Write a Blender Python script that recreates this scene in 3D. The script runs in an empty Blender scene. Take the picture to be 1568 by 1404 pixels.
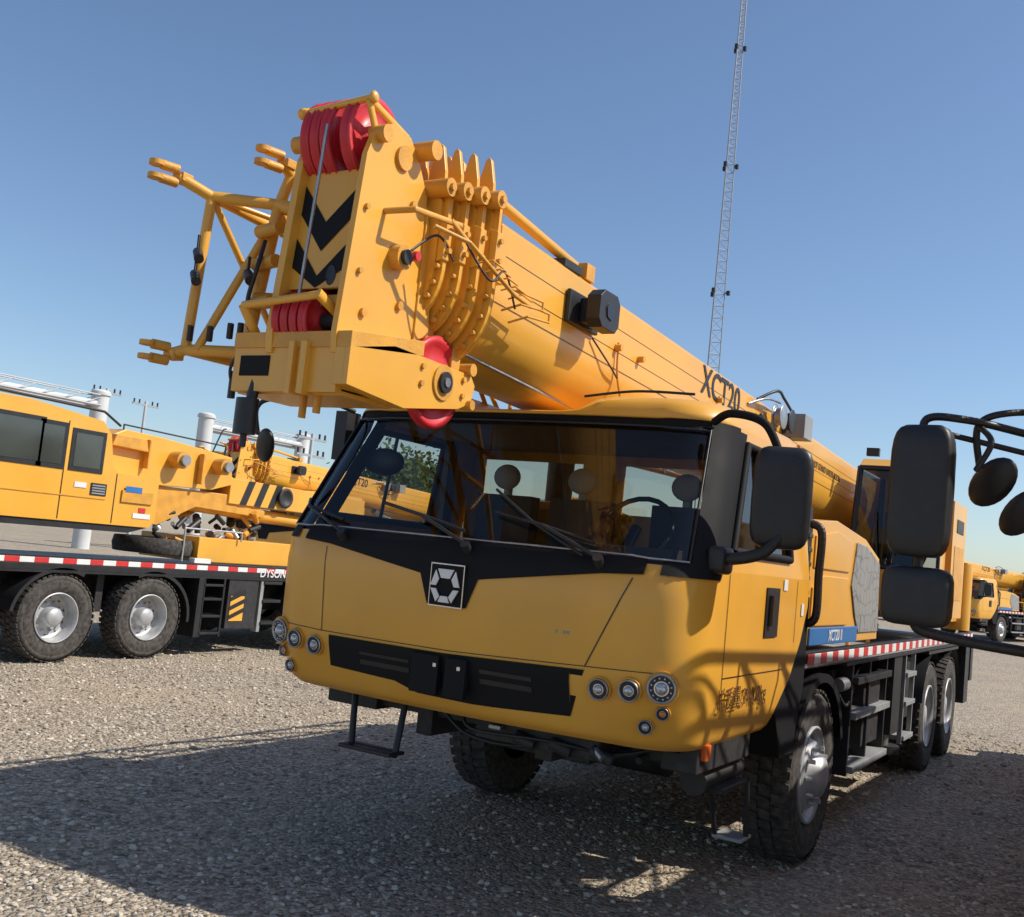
import bpy, math, random
import numpy as np
from mathutils import Vector, Matrix
random.seed(4); np.random.seed(4)
sc=bpy.context.scene
sc.view_settings.view_transform='Standard'
try: sc.view_settings.look='None'
except Exception: pass
sc.view_settings.exposure=0
# ------------------------------------------------------------------ materials
def newmat(name):
    m=bpy.data.materials.new(name); m.use_nodes=True
    nt=m.node_tree; b=nt.nodes['Principled BSDF']; return m,nt,b
def mat(name,col,rough=.5,metal=0,coat=0,var=.12,scale=6,bump=0,bscale=60,dust=0,spec=.5):
    m,nt,b=newmat(name)
    b.inputs['Roughness'].default_value=rough; b.inputs['Metallic'].default_value=metal
    b.inputs['Coat Weight'].default_value=coat; b.inputs['Coat Roughness'].default_value=.12
    b.inputs['Specular IOR Level'].default_value=spec
    tc=nt.nodes.new('ShaderNodeTexCoord')
    n=nt.nodes.new('ShaderNodeTexNoise'); n.inputs['Scale'].default_value=scale; n.inputs['Detail'].default_value=6
    nt.links.new(tc.outputs['Object'],n.inputs['Vector'])
    r=nt.nodes.new('ShaderNodeMapRange'); r.inputs['From Min'].default_value=.3; r.inputs['From Max'].default_value=.7
    r.inputs['To Min'].default_value=1-var; r.inputs['To Max'].default_value=1+var*.5
    nt.links.new(n.outputs['Fac'],r.inputs['Value'])
    mx=nt.nodes.new('ShaderNodeVectorMath'); mx.operation='SCALE'; mx.inputs[0].default_value=col
    nt.links.new(r.outputs['Result'],mx.inputs['Scale'])
    last=mx.outputs['Vector']
    if dust>0:
        n2=nt.nodes.new('ShaderNodeTexNoise'); n2.inputs['Scale'].default_value=scale*2.3; n2.inputs['Detail'].default_value=8
        nt.links.new(tc.outputs['Object'],n2.inputs['Vector'])
        r2=nt.nodes.new('ShaderNodeMapRange'); r2.inputs['From Min'].default_value=.35; r2.inputs['From Max'].default_value=.8
        r2.inputs['To Min'].default_value=0; r2.inputs['To Max'].default_value=dust
        nt.links.new(n2.outputs['Fac'],r2.inputs['Value'])
        mm=nt.nodes.new('ShaderNodeMix'); mm.data_type='RGBA'; mm.inputs['B'].default_value=(.32,.27,.21,1)
        nt.links.new(r2.outputs['Result'],mm.inputs['Factor']); nt.links.new(last,mm.inputs['A']); last=mm.outputs['Result']
    nt.links.new(last,b.inputs['Base Color'])
    rr=nt.nodes.new('ShaderNodeMapRange'); rr.inputs['To Min'].default_value=max(0,rough-.08); rr.inputs['To Max'].default_value=min(1,rough+.12)
    nt.links.new(n.outputs['Fac'],rr.inputs['Value']); nt.links.new(rr.outputs['Result'],b.inputs['Roughness'])
    if bump>0:
        n3=nt.nodes.new('ShaderNodeTexNoise'); n3.inputs['Scale'].default_value=bscale
        nt.links.new(tc.outputs['Object'],n3.inputs['Vector'])
        bp=nt.nodes.new('ShaderNodeBump'); bp.inputs['Strength'].default_value=bump; bp.inputs['Distance'].default_value=.01
        nt.links.new(n3.outputs['Fac'],bp.inputs['Height']); nt.links.new(bp.outputs['Normal'],b.inputs['Normal'])
    return m
YEL=mat('yellow_paint',(.80,.395,.040),.36,0,.3,.08,2.2,dust=.07)
YEL2=mat('yellow_paint_cast',(.70,.33,.034),.5,0,.1,.18,9,bump=.2,dust=.12)
BLK=mat('black_plastic',(.016,.016,.018),.45,0,0,.2,8,dust=.03)
BLKM=mat('black_matte_trim',(.012,.012,.013),.65,0,0,.15,8,spec=.18)
BLKG=mat('black_satin',(.012,.012,.013),.32,0,.1,.1,5)
RUB=mat('rubber',(.030,.028,.027),.85,0,0,.3,10,bump=.3,dust=.30)
STE=mat('steel',(.42,.42,.43),.38,.8,0,.25,12,dust=.2)
SIL=mat('silver_paint',(.50,.51,.52),.42,.35,0,.2,10,dust=.2)
CHR=mat('chrome',(.7,.7,.72),.15,1,0,.05,5)
EMB=mat('emblem_silver',(.72,.72,.72),.3,.3,0,.05,5)
RED=mat('red_sheave',(.62,.02,.03),.42,0,.1,.15,8,dust=.08)
DRK=mat('dark_chassis',(.018,.018,.02),.6,0,0,.3,8,dust=.08)
WHT=mat('white_paint',(.75,.75,.73),.5,0,0,.06,8,dust=.08)
RDT=mat('red_tape',(.6,.03,.03),.4,dust=.08)
BLU=mat('blue_panel',(.03,.16,.42),.35)
GRY=mat('grey_panel',(.30,.31,.31),.5,0,0,.2,5,dust=.2)
SEAT=mat('seat_fabric',(.06,.06,.065),.9)
SEATL=mat('seat_headrest',(.45,.44,.42),.8)
CEIL=mat('headliner',(.22,.21,.19),.9)
DASH=mat('dashboard',(.06,.056,.052),.6)
GLV=mat('galvanised',(.36,.37,.38),.5,.3)
ORL=mat('orange_reflector',(.75,.14,.02),.3)
BARK=mat('bark',(.10,.075,.05),.9,bump=.5)
LEAF=mat('foliage',(.075,.13,.03),.7,var=.5,scale=2)
CONC=mat('painted_steel_tank',(.62,.62,.60),.6,scale=1)
PIPE=mat('pipe_grey',(.5,.51,.52),.5,scale=1)
HONEY,nt,b=newmat('honeycomb_panel')
tc=nt.nodes.new('ShaderNodeTexCoord'); vo=nt.nodes.new('ShaderNodeTexVoronoi'); vo.feature='DISTANCE_TO_EDGE'; vo.inputs['Scale'].default_value=9; vo.inputs['Randomness'].default_value=.6
cr=nt.nodes.new('ShaderNodeValToRGB'); cr.color_ramp.elements[0].color=(.12,.12,.12,1); cr.color_ramp.elements[1].color=(.30,.30,.29,1); cr.color_ramp.elements[1].position=.05
nt.links.new(tc.outputs['Object'],vo.inputs['Vector']); nt.links.new(vo.outputs['Distance'],cr.inputs['Fac']); nt.links.new(cr.outputs['Color'],b.inputs['Base Color'])
def glassmat(name,tint,refl=.9,ior=1.5,add=.02):
    m=bpy.data.materials.new(name); m.use_nodes=True; nt=m.node_tree; nt.nodes.clear()
    o=nt.nodes.new('ShaderNodeOutputMaterial'); t=nt.nodes.new('ShaderNodeBsdfTransparent'); t.inputs['Color'].default_value=(*tint,1)
    g=nt.nodes.new('ShaderNodeBsdfGlossy'); g.inputs['Roughness'].default_value=.03; g.inputs['Color'].default_value=(refl,refl,refl,1)
    fr=nt.nodes.new('ShaderNodeFresnel'); fr.inputs['IOR'].default_value=ior
    m2=nt.nodes.new('ShaderNodeMath'); m2.operation='MULTIPLY_ADD'; m2.inputs[1].default_value=1.0; m2.inputs[2].default_value=add
    mx=nt.nodes.new('ShaderNodeMixShader')
    nt.links.new(fr.outputs[0],m2.inputs[0]); nt.links.new(m2.outputs[0],mx.inputs[0]); nt.links.new(t.outputs[0],mx.inputs[1]); nt.links.new(g.outputs[0],mx.inputs[2]); nt.links.new(mx.outputs[0],o.inputs[0])
    return m
GLS=glassmat('windscreen_glass',(.80,.80,.76),refl=.8,ior=1.42,add=.02)
GLD=glassmat('dark_glass',(.38,.42,.40))
GLDK=mat('window_dark_glass',(.05,.06,.055),.06,0,.6,.4,1.5)
LENS=mat('lamp_lens',(.55,.57,.6),.08,.5,.6,.3,60)
AMB=mat('amber_lens',(.7,.25,.05),.2)
# ------------------------------------------------------------------ builder
class B:
    def __init__(s,name,parent,bevel=.006,xf=None):
        s.n=name;s.p=parent;s.bv=bevel;s.v=[];s.f=[];s.mi=[];s.sm=[];s.ms=[];s.xf=xf
    def add(s,v,f,m,smooth=False):
        if m not in s.ms: s.ms.append(m)
        k=s.ms.index(m);o=len(s.v); s.v.extend([tuple(map(float,q)) for q in v])
        for q in f: s.f.append([o+i for i in q]); s.mi.append(k); s.sm.append(smooth)
    def box(s,lo,hi,m,M=None):
        x0,y0,z0=lo;x1,y1,z1=hi
        v=[(x0,y0,z0),(x1,y0,z0),(x1,y1,z0),(x0,y1,z0),(x0,y0,z1),(x1,y0,z1),(x1,y1,z1),(x0,y1,z1)]
        if M is not None: v=[tuple(M@Vector(q)) for q in v]
        s.add(v,[(0,3,2,1),(4,5,6,7),(0,1,5,4),(1,2,6,5),(2,3,7,6),(3,0,4,7)],m)
    def cyl(s,a,b,r,m,seg=14,r1=None,caps=True):
        a=Vector(a);b=Vector(b);d=(b-a); 
        if d.length<1e-6: return
        d.normalize(); u=d.orthogonal().normalized(); w=d.cross(u)
        if r1 is None: r1=r
        v=[];
        for c,rr in((a,r),(b,r1)):
            for i in range(seg):
                t=2*math.pi*i/seg; v.append(c+u*(rr*math.cos(t))+w*(rr*math.sin(t)))
        s.add(v,[(i,(i+1)%seg,seg+(i+1)%seg,seg+i) for i in range(seg)],m,True)
        if caps: s.add(v,[tuple(range(seg))[::-1],tuple(range(seg,2*seg))],m)
    def ball(s,c,r,m,sx=1,sy=1,sz=1,n=10):
        v=[];f=[]
        for j in range(n+1):
            p=math.pi*j/n
            for i in range(n*2):
                t=math.pi*i/n; v.append((c[0]+sx*r*math.sin(p)*math.cos(t),c[1]+sy*r*math.sin(p)*math.sin(t),c[2]+sz*r*math.cos(p)))
        for j in range(n):
            for i in range(n*2): f.append((j*2*n+i,(j+1)*2*n+i,(j+1)*2*n+(i+1)%(2*n),j*2*n+(i+1)%(2*n)))
        s.add(v,f,m,True)
    def tube(s,pts,r,m,seg=10):
        for i in range(len(pts)-1): s.cyl(pts[i],pts[i+1],r,m,seg)
        for q in pts[1:-1]: s.ball(q,r*1.02,m,n=5)
    def hose(s,pts,r,m,n=10):
        P=[Vector(p) for p in pts]; P=[P[0]]+P+[P[-1]]; o=[]
        for i in range(1,len(P)-2):
            for k in range(n):
                t=k/n; o.append(.5*((2*P[i])+(P[i+1]-P[i-1])*t+(2*P[i-1]-5*P[i]+4*P[i+1]-P[i+2])*t*t+(3*P[i]-P[i-1]-3*P[i+1]+P[i+2])*t**3))
        o.append(P[-1]); s.tube(o,r,m,8)
    def prism(s,poly,ax,a,b,m):
        def P(q,t):
            if ax=='x': return (t,q[0],q[1])
            if ax=='y': return (q[0],t,q[1])
            return (q[0],q[1],t)
        n=len(poly); v=[P(q,a) for q in poly]+[P(q,b) for q in poly]
        s.add(v,[tuple(range(n))[::-1],tuple(range(n,2*n))]+[(i,(i+1)%n,n+(i+1)%n,n+i) for i in range(n)],m)
    def lathe(s,c,sg,prof,m,seg=40,ax='x'):
        v=[];f=[]
        for r,h in prof:
            for i in range(seg):
                t=2*math.pi*i/seg
                if ax=='x': v.append((c[0]+sg*h,c[1]+r*math.cos(t),c[2]+r*math.sin(t)))
                elif ax=='z': v.append((c[0]+r*math.cos(t),c[1]+r*math.sin(t),c[2]+sg*h))
                else: v.append((c[0]+r*math.cos(t),c[1]+sg*h,c[2]+r*math.sin(t)))
        for j in range(len(prof)-1):
            for i in range(seg): f.append((j*seg+i,j*seg+(i+1)%seg,(j+1)*seg+(i+1)%seg,(j+1)*seg+i))
        s.add(v,f,m,True)
    def grid(s,fn,us,vs,m,smooth=True):
        v=[fn(u,w) for w in vs for u in us]; n=len(us)
        s.add(v,[(j*n+i,j*n+i+1,(j+1)*n+i+1,(j+1)*n+i) for j in range(len(vs)-1) for i in range(n-1)],m,smooth)
    def strip(s,pts,off,wd,m):
        v=[]
        for q in pts: v.append(Vector(q)+Vector(off)-Vector(wd)); v.append(Vector(q)+Vector(off)+Vector(wd))
        s.add(v,[(2*i,2*i+1,2*i+3,2*i+2) for i in range(len(pts)-1)],m)
    def done(s):
        if s.xf: s.v=[s.xf(*q) for q in s.v]
        me=bpy.data.meshes.new(s.n); me.from_pydata(s.v,[],s.f)
        for m in s.ms: me.materials.append(m)
        me.polygons.foreach_set('material_index',s.mi); me.polygons.foreach_set('use_smooth',s.sm); me.update()
        o=bpy.data.objects.new(s.n,me); sc.collection.objects.link(o)
        if s.p: o.parent=s.p
        if s.bv:
            bm=o.modifiers.new('bevel','BEVEL'); bm.width=s.bv; bm.limit_method='ANGLE'; bm.angle_limit=math.radians(50); bm.segments=2; bm.use_clamp_overlap=True
        return o
def empty(name,loc=(0,0,0)):
    e=bpy.data.objects.new(name,None); e.location=loc; sc.collection.objects.link(e); return e
def text(name,s,size,M,m,parent,ext=.001,off=.012):
    c=bpy.data.curves.new(name,'FONT'); c.body=s; c.size=size; c.extrude=ext; c.align_x='CENTER'; c.align_y='CENTER'; c.offset=size*off
    c.materials.append(m); o=bpy.data.objects.new(name,c); sc.collection.objects.link(o); o.matrix_local=M; o.parent=parent; return o
def frame(o,xd,zd):
    x=Vector(xd).normalized(); z=Vector(zd).normalized(); y=z.cross(x).normalized(); x=y.cross(z)
    M=Matrix((x,y,z)).transposed().to_4x4(); M.translation=Vector(o); return M
def ip(z,tab):
    return float(np.interp(z,[t[0] for t in tab],[t[1] for t in tab]))
# ------------------------------------------------------------------ wheel
def wheel(b,c,sg,R=.54,W=.30,front=True,tread=True):
    k=R/.54; w=W/2
    b.lathe(c,sg,[(.29*k,-w+.02),(.36*k,-w),(.49*k,-w),(.528*k,-w+.035),(.53*k,0),(.528*k,w-.035),(.49*k,w),(.47*k,w+.004),(.455*k,w-.002),(.44*k,w+.006),(.36*k,w),(.345*k,w-.006),(.315*k,w-.015),(.30*k,w-.03)],RUB,48)
    if tread:
        n=44
        for i in range(n):
            for h0,h1,sh in((-w+.005,-.045,.0),(-.035,.035,.5),(.045,w-.005,0)):
                t=2*math.pi*(i+sh)/n; dt=2*math.pi/n*.36; v=[]
                for hh in(h0,h1):
                    for rr,tt in((.52,t-dt),(.547,t-dt*.9),(.547,t+dt*.9),(.52,t+dt)):
                        rr2=rr*k-(.012 if abs(hh)>w*.8 and rr>.53 else 0)
                        v.append((c[0]+sg*hh,c[1]+rr2*math.cos(tt+hh*.25),c[2]+rr2*math.sin(tt+hh*.25)))
                b.add(v,[(0,1,2,3),(7,6,5,4),(0,4,5,1),(1,5,6,2),(2,6,7,3)],RUB)
    if front:
        b.lathe(c,sg,[(.30*k,w-.03),(.305*k,w-.005),(.29*k,w),(.275*k,w-.03),(.26*k,w-.07),(.235*k,w-.06),(.21*k,w-.01),(.13*k,w+.0),(.125*k,w+.06),(.07*k,w+.08),(0,w+.085)],SIL,40)
        rn,hn=.175*k,w+.0
    else:
        b.lathe(c,sg,[(.30*k,w-.03),(.305*k,w-.005),(.29*k,w),(.275*k,w-.04),(.262*k,w-.15),(.22*k,w-.17),(.12*k,w-.16),(.115*k,w-.05),(.09*k,w-.03),(0,w-.025)],SIL,40)
        rn,hn=.175*k,w-.165
    for i in range(10):
        t=2*math.pi*i/10; p=(c[0]+sg*hn,c[1]+rn*math.cos(t),c[2]+rn*math.sin(t)); q=(p[0]+sg*.045,p[1],p[2]); b.cyl(p,q,.016*k,SIL,6)
        t+=.31; rr=.235*k
        p=(c[0]+sg*(w-.055 if front else w-.168),c[1]+rr*math.cos(t),c[2]+rr*math.sin(t)); b.cyl((p[0]-.01,p[1],p[2]),(p[0]+sg*.004,p[1],p[2]),.020*k,BLK,8)
# ------------------------------------------------------------------ MAIN CRANE
crane=empty('mobile_crane')
Y0=[(.92,-2.43),(.95,-2.475),(1.0,-2.50),(1.2,-2.56),(1.6,-2.57),(1.72,-2.555),(1.76,-2.53),(2.47,-2.14),(2.49,-2.165),(2.56,-2.145),(2.60,-2.09),(2.62,-1.90)]
XS=[(.92,1.18),(.95,1.205),(1.0,1.22),(1.2,1.25),(1.75,1.25),(2.49,1.155),(2.56,1.12),(2.605,1.06),(2.62,.97)]
YE=[(.93,-1.12),(1.0,-1.06),(1.5,-.62),(1.6,-.6)]
NS=2.3
def F(x,z,off=0):
    def g(x,z):
        xs=ip(z,XS); xc=xs-.32; a=abs(x); y=ip(z,Y0)+.05*min(1,(a/xc))**2
        if a>xc: u=min(.9999,(a-xc)/.32); y+=.30*(1-(1-u**NS)**(1/NS))
        return y
    y=g(x,z)
    if off:
        e=.004; nx=(g(x+e,z)-g(x-e,z))/(2*e); nz=(g(x,z+e)-g(x,z-e))/(2*e); n=Vector((nx,-1,nz)).normalized()
        return Vector((x,y,z))+n*off
    return Vector((x,y,z))
def T(t,z,off=0):
    sg=1 if t>=0 else -1; a=abs(t); xs=ip(z,XS); xc=xs-.32; y0=ip(z,Y0)
    if a<=1: x=xc*a; return F(sg*x,z,off)
    if a<=2:
        th=(a-1)*math.pi/2; e=2/NS
        x=xc+.32*math.sin(th)**e; y=y0+.05+.30*(1-max(0,math.cos(th))**e)
        if off:
            n=Vector((math.sin(th)**(2-e) if th>0 else 0,-max(0,math.cos(th))**(2-e),.0)).normalized(); x+=n.x*off; y+=n.y*off
        return Vector((sg*x,y,z))
    ya=y0+.35; yb=ip(z,YE); return Vector((sg*(xs+off),ya+(yb-ya)*(a-2),z))
tt=[-3,-2.66,-2.33]+[-2+.1*i for i in range(10)]+list(np.linspace(-1,1,17))+[1.1+.1*i for i in range(10)]+[2.33,2.66,3]
b=B('cab_shell',crane,0)
b.grid(lambda t,z:T(t,z),tt,[.92,.935,.95,.97,1.0,1.1,1.2,1.4,1.6,1.70,1.76],YEL)
GB=1.765
def dip(x): return .11*min(1,max(0,.5-abs(x))/.14)
def roof(t,z):
    p=T(t,z)
    if z>2.5: p.z-=dip(p.x)*(z-2.5)/.12
    return p
b.grid(roof,tt,[2.47,2.485,2.49,2.52,2.55,2.575,2.595,2.605,2.613,2.62],YEL)
def roof2(x,y):
    z=2.62-dip(x)
    if y>-1.6: z-=.03*(y+1.6)
    return (x,y,z)
b.grid(lambda x,y:roof2(x,y) if y>-1.88 else tuple(Vector(roof2(x,y))+Vector((0,F(x,2.62).y+1.9,0))),[-.97,-.8,-.6,-.5,-.43,-.36,0,.36,.43,.5,.6,.8,.97],[-1.90,-1.6,-1.1,-.6],YEL)
for sg in(-1,1):
    b.add([(sg*.97,-1.80,2.62),(sg*.97,-.6,2.59),(sg*1.08,-.6,2.57),(sg*1.08,-1.7,2.60)],[(0,1,2,3)],YEL)
    def S(y,z,sg=sg,off=0): return (sg*(ip(z,XS)+off),y,z)
    def ya(z): return ip(z,Y0)+.35
    b.grid(lambda u,z:S(ya(z)+u,z),[0,.05,.10],[1.76,1.95,2.1,2.3,2.47],BLKM)
    b.grid(lambda y,z:S(y,z),[-1.02,-.8,-.6],[1.76,2.1,2.47],YEL)
    b.add([S(ya(1.76)+.1,1.76),S(-1.02,1.76),S(-1.02,1.86),S(ya(1.86)+.1,1.86)],[(0,1,2,3)],YEL)
    b.add([S(ya(2.41)+.1,2.41),S(-1.02,2.41),S(-1.02,2.47),S(ya(2.47)+.1,2.47)],[(0,1,2,3)],YEL)
zb=-.6
for x0,x1,z0,z1 in((-1.2,1.2,1.3,2.06),(-1.2,1.14,2.38,2.56),(-1.2,-1.08,2.06,2.38),(-.3,.0,2.06,2.38),(.55,1.2,2.06,2.38)):
    b.box((x0,zb-.03,z0),(x1,zb,z1),YEL2)
b.add([(-1.05,-.62,.94),(-1.16,-2.2,.94),(-.9,-2.38,.94),(.9,-2.38,.94),(1.16,-2.2,.94),(1.05,-.62,.94)],[(0,1,2,3,4,5)],DRK)
b.box((-1.15,-2.15,1.0),(1.15,-.65,1.25),DRK)
b.done()
b=B('windscreen_surround',crane,0)
ZL=[(0,1.455),(.115,1.455),(.17,1.60),(.80,1.695),(1.0,1.71),(1.3,1.725)]
xs_=sorted(set([-.17,-.115,.115,.17]+list(np.linspace(-1.0,1.0,41))))
b.grid(lambda x,k:F(x,ip(abs(x),ZL)+(GB+.015-ip(abs(x),ZL))*k,.006),xs_,[0,.2,.4,.6,.8,1],BLKM)
for sg in(-1,1):
    b.grid(lambda t,z:T(sg*t,z,.006),[1.25+.075*i for i in range(11)],[1.715,1.74,GB+.015],BLKM)
    b.grid(lambda t,z:T(sg*t,z,.006),[1.53+.0783*i for i in range(7)],list(np.linspace(GB+.01,2.485,9)),BLKM)
    b.grid(lambda t,z:T(sg*t,z,.006),[.99,1.1,1.2,1.3,1.4,1.5,1.55],[2.44,2.465,2.485],BLKM)
b.grid(lambda t,z:T(t,z,.006),list(np.linspace(-1,1,15)),[2.43,2.45,2.47,2.485],BLKM)
for sg in(-1,1):
    b.tube([T(sg*1.50,z,.012) for z in np.linspace(GB+.02,2.44,8)],.007,BLKG,6)
b.tube([T(t,2.435,.012) for t in np.linspace(-1.5,1.5,25)],.007,BLKG,6)
b.tube([T(t,GB+.02,.014) for t in np.linspace(-1.5,1.5,25)],.005,STE,6)
b.done()
b=B('windscreen_glass',crane,0)
b.grid(lambda t,z:T(t,z,-.004),[-1.55,-1.4,-1.3,-1.2,-1.1]+list(np.linspace(-1,1,15))+[1.1,1.2,1.3,1.4,1.55],list(np.linspace(GB-.01,2.46,9)),GLS)
b.done()
b=B('cab_side_windows',crane,0)
for sg in(-1,1):
    v=[(sg*(ip(z,XS)-.006),y,z) for y,z in((ip(1.86,Y0)+.45,1.86),(-1.02,1.86),(-1.02,2.41),(ip(2.41,Y0)+.45,2.41))]
    b.add(v,[(0,1,2,3)],GLS)
    lp=[(sg*(ip(z,XS)+.006),y,z) for y,z in((ip(1.86,Y0)+.46,1.86),(-1.02,1.86),(-1.02,2.41),(ip(2.41,Y0)+.46,2.41),(ip(1.86,Y0)+.46,1.86))]
    b.tube(lp,.022,BLKM,8)
    b.tube([(sg*(ip(2.41,XS)+.006),-1.55,2.41),(sg*(ip(1.86,XS)+.006),-1.55,1.86)],.012,BLK,8)
for x0,x1 in((-1.08,-.3),(.0,.55)): b.box((x0,-.62,2.06),(x1,-.61,2.38),GLS)
b.done()
b=B('front_trim',crane,.002)
def zt(x): return ip(x,[(-.74,1.22),(.0,1.225),(.74,1.25)])
def zlo(x): return ip(x,[(-.74,1.06),(-.3,1.045),(-.16,1.005),(.16,1.0),(.3,1.005),(.74,1.03),(.84,1.03)])
b.grid(lambda x,k:F(x,zlo(x)+(zt(x)-zlo(x))*k,.006),[-.74,-.6,-.45,-.3,-.16,0,.16,.3,.45,.6,.69],[0,.25,.5,.75,1],BLKM)
b.add([F(.69,zlo(.69),.006),F(.69,zt(.69),.006),F(.76,zt(.76),.006)],[(0,1,2)],BLKM)
for x0,x1,z0,z1 in((-.52,-.2,1.10,1.125),(-.52,-.2,1.15,1.165),(.22,.5,1.11,1.135),(.22,.5,1.16,1.18)):
    b.add([F(x0,z0,.010),F(x1,z0,.010),F(x1,z1,.010),F(x0,z1,.010)],[(0,1,2,3)],BLK)
b.box((-.16,-2.585,1.02),(.0,-2.55,1.21),BLKM); b.box((.04,-2.585,1.02),(.16,-2.55,1.21),BLKM)
for x in(-.02,.12): b.box((x-.010,-2.589,1.155),(x+.010,-2.583,1.175),CHR)
def ribbon(pts,w,m=BLKG,off=.003):
    v=[]
    for i,(x,z) in enumerate(pts):
        j=min(i+1,len(pts)-1);k=max(i-1,0); dx=pts[j][0]-pts[k][0];dz=pts[j][1]-pts[k][1];l=math.hypot(dx,dz); nx,nz=-dz/l*w/2,dx/l*w/2
        v.append(F(x+nx,z+nz,off)); v.append(F(x-nx,z-nz,off))
    b.add(v,[(2*i,2*i+1,2*i+3,2*i+2) for i in range(len(pts)-1)],m)
def lin(a,c,n=8): return [(a[0]+(c[0]-a[0])*i/n,a[1]+(c[1]-a[1])*i/n) for i in range(n+1)]
ribbon(lin((.95,1.69),(.76,1.265)),.006); ribbon(lin((-.83,1.68),(-.80,1.235)),.005)
ribbon(lin((-.80,1.235),(.0,1.24),20)+lin((.05,1.24),(1.12,1.28),20),.004); ribbon(lin((-.80,1.235),(-1.12,1.245),8),.004)
def plate(x,z,w,h,off,m,th=.012):
    p=F(x,z,off); n=(F(x,z,off+.1)-p).normalized(); M=frame(p,(1,0,0),n)
    b.box((-w/2,-h/2,0),(w/2,h/2,th),m,M); return M
plate(0,1.555,.20,.215,.006,CHR); plate(0,1.555,.186,.200,.014,BLKM,.008)
M=frame(F(0,1.555,.026),(1,0,0),(0,-1,-.02))
# emblem: four bright facets around a dark triangular centre
for q in ([(-.048,.080),(.048,.080),(.026,.034),(-.026,.034)],
          [(-.058,.074),(-.036,.030),(-.052,-.004),(-.086,-.004)],
          [(.058,.074),(.086,-.004),(.052,-.004),(.036,.030)],
          [(-.084,-.018),(-.050,-.018),(-.026,-.056),(-.046,-.084)],
          [(.084,-.018),(.046,-.084),(.026,-.056),(.050,-.018)],
          [(-.034,-.084),(-.020,-.052),(.020,-.052),(.034,-.084)]):
    b.add([M@Vector((t[0],t[1],0)) for t in q]+[M@Vector((t[0],t[1],.008)) for t in q],[(0,1,2,3),(7,6,5,4),(0,4,5,1),(1,5,6,2),(2,6,7,3),(3,7,4,0)],EMB)
for x in(.60,.64,.66): b.add([F(x,1.40,.002),F(x+.012,1.40,.002),F(x+.012,1.415,.002),F(x,1.415,.002)],[(0,1,2,3)],GRY)
b.done()
b=B('headlamps',crane,0)
def lamp(x,z,r,lens=LENS):
    p=F(x,z,0); n=(F(x,z,.1)-p).normalized(); n=(n+Vector((0,-1,0))*1.2).normalized()
    q=p-n*.02
    b.cyl(q,p+n*.016,r*1.16,YEL2,28); b.cyl(p+n*.012,p+n*.022,r,BLKG,28)
    u=n.orthogonal().normalized(); w=n.cross(u); seg=28
    v=[];f=[]
    for k,(rr,h) in enumerate(((r*1.0,.022),(r*.97,.030),(r*.88,.028),(r*.80,.014))):
        for i in range(seg):
            t=2*math.pi*i/seg; v.append(p+n*h+(u*math.cos(t)+w*math.sin(t))*rr)
    for j in range(3):
        for i in range(seg): f.append((j*seg+i,j*seg+(i+1)%seg,(j+1)*seg+(i+1)%seg,(j+1)*seg+i))
    b.add(v,f,STE,True)
    b.cyl(p+n*.012,p+n*.0225,r*.86,CHR,24,r1=r*.5)
    b.ball(p+n*.018,r*.45,lens,n=10)
    if r>.06:
        for i in range(12):
            t=2*math.pi*i/12; c=p+n*.026+(u*math.cos(t)+w*math.sin(t))*r*.7; b.ball(c,r*.08,LENS,n=4)
for sg in(-1,1):
    d=.022 if sg>0 else 0
    lamp(sg*.84,1.155+d,.050); lamp(sg*.985,1.17+d,.050); lamp(sg*1.12,1.195+d,.066); lamp(sg*1.12,1.085+d,.030,AMB); lamp(sg*1.05,1.015+d,.034)
b.done()
b=B('door_trim',crane,.002)
for sg in(-1,1):
    X=sg*1.2525
    def sb(y0,z0,y1,z1,m,t=.003): b.box((min(X,X+sg*t),y0,z0),(max(X,X+sg*t),y1,z1),m)
    sb(-2.06,1.21,-2.054,1.75,BLKG,.001); sb(-2.06,1.255,-1.05,1.260,BLKG,.001); sb(-.86,1.4,-.855,1.75,BLKG,.001)
    sb(-1.45,1.44,-1.22,1.70,BLK,.006); sb(-1.41,1.50,-1.37,1.66,BLKG,.03); sb(-1.14,1.69,-1.07,1.75,WHT)
    sb(-.75,1.55,-.70,1.62,WHT)
b.done()
text('mass_text','总质量:29400kg',.115,frame((1.2565,-1.72,1.15),(0,1,0),(1,0,0)),mat('stencil',(.16,.07,.015),.6),crane,off=0)
b=B('wipers',crane,0)
for xp in(-.72,0.08,.78):
    p=F(xp,1.745,.03); b.cyl(F(xp,1.73,.0),F(xp,1.74,.05),.025,BLK)
    m1=F(xp-.33,1.87,.045); b.tube([p,F(xp-.15,1.80,.05),m1],.010,BLK,8)
    b.tube([F(xp-.62,1.93,.022),m1,F(xp-.05,1.82,.022)],.009,BLK,8)
b.tube([F(.70,1.75,.03),F(.40,1.88,.04),F(.12,2.04,.03)],.008,BLK,8)
b.done()
b=B('cab_interior',crane,.02)
b.box((-1.1,-2.35,1.4),(1.1,-2.0,1.74),DASH); b.box((-1.12,-2.4,1.3),(1.12,-.7,1.38),DASH)
b.box((.35,-2.05,1.68),(.95,-1.92,1.84),DASH)
for x in(-.72,-.16,.55):
    b.box((x-.22,-1.3,1.38),(x+.22,-.85,1.62),SEAT); b.box((x-.21,-.92,1.6),(x+.21,-.80,2.12),SEAT)
    b.ball((x,-.9,2.24),.10,SEATL,1,.5,.85); b.cyl((x,-.87,2.1),(x,-.87,2.2),.03,SEATL)
b.tube([(.6+.2*math.cos(t),-1.72+.1*math.sin(t),1.94+.17*math.sin(t)) for t in np.linspace(0,6.283,22)],.014,BLK,8)
b.cyl((.6,-1.72,1.94),(.6,-1.95,1.72),.03,BLK)
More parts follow.
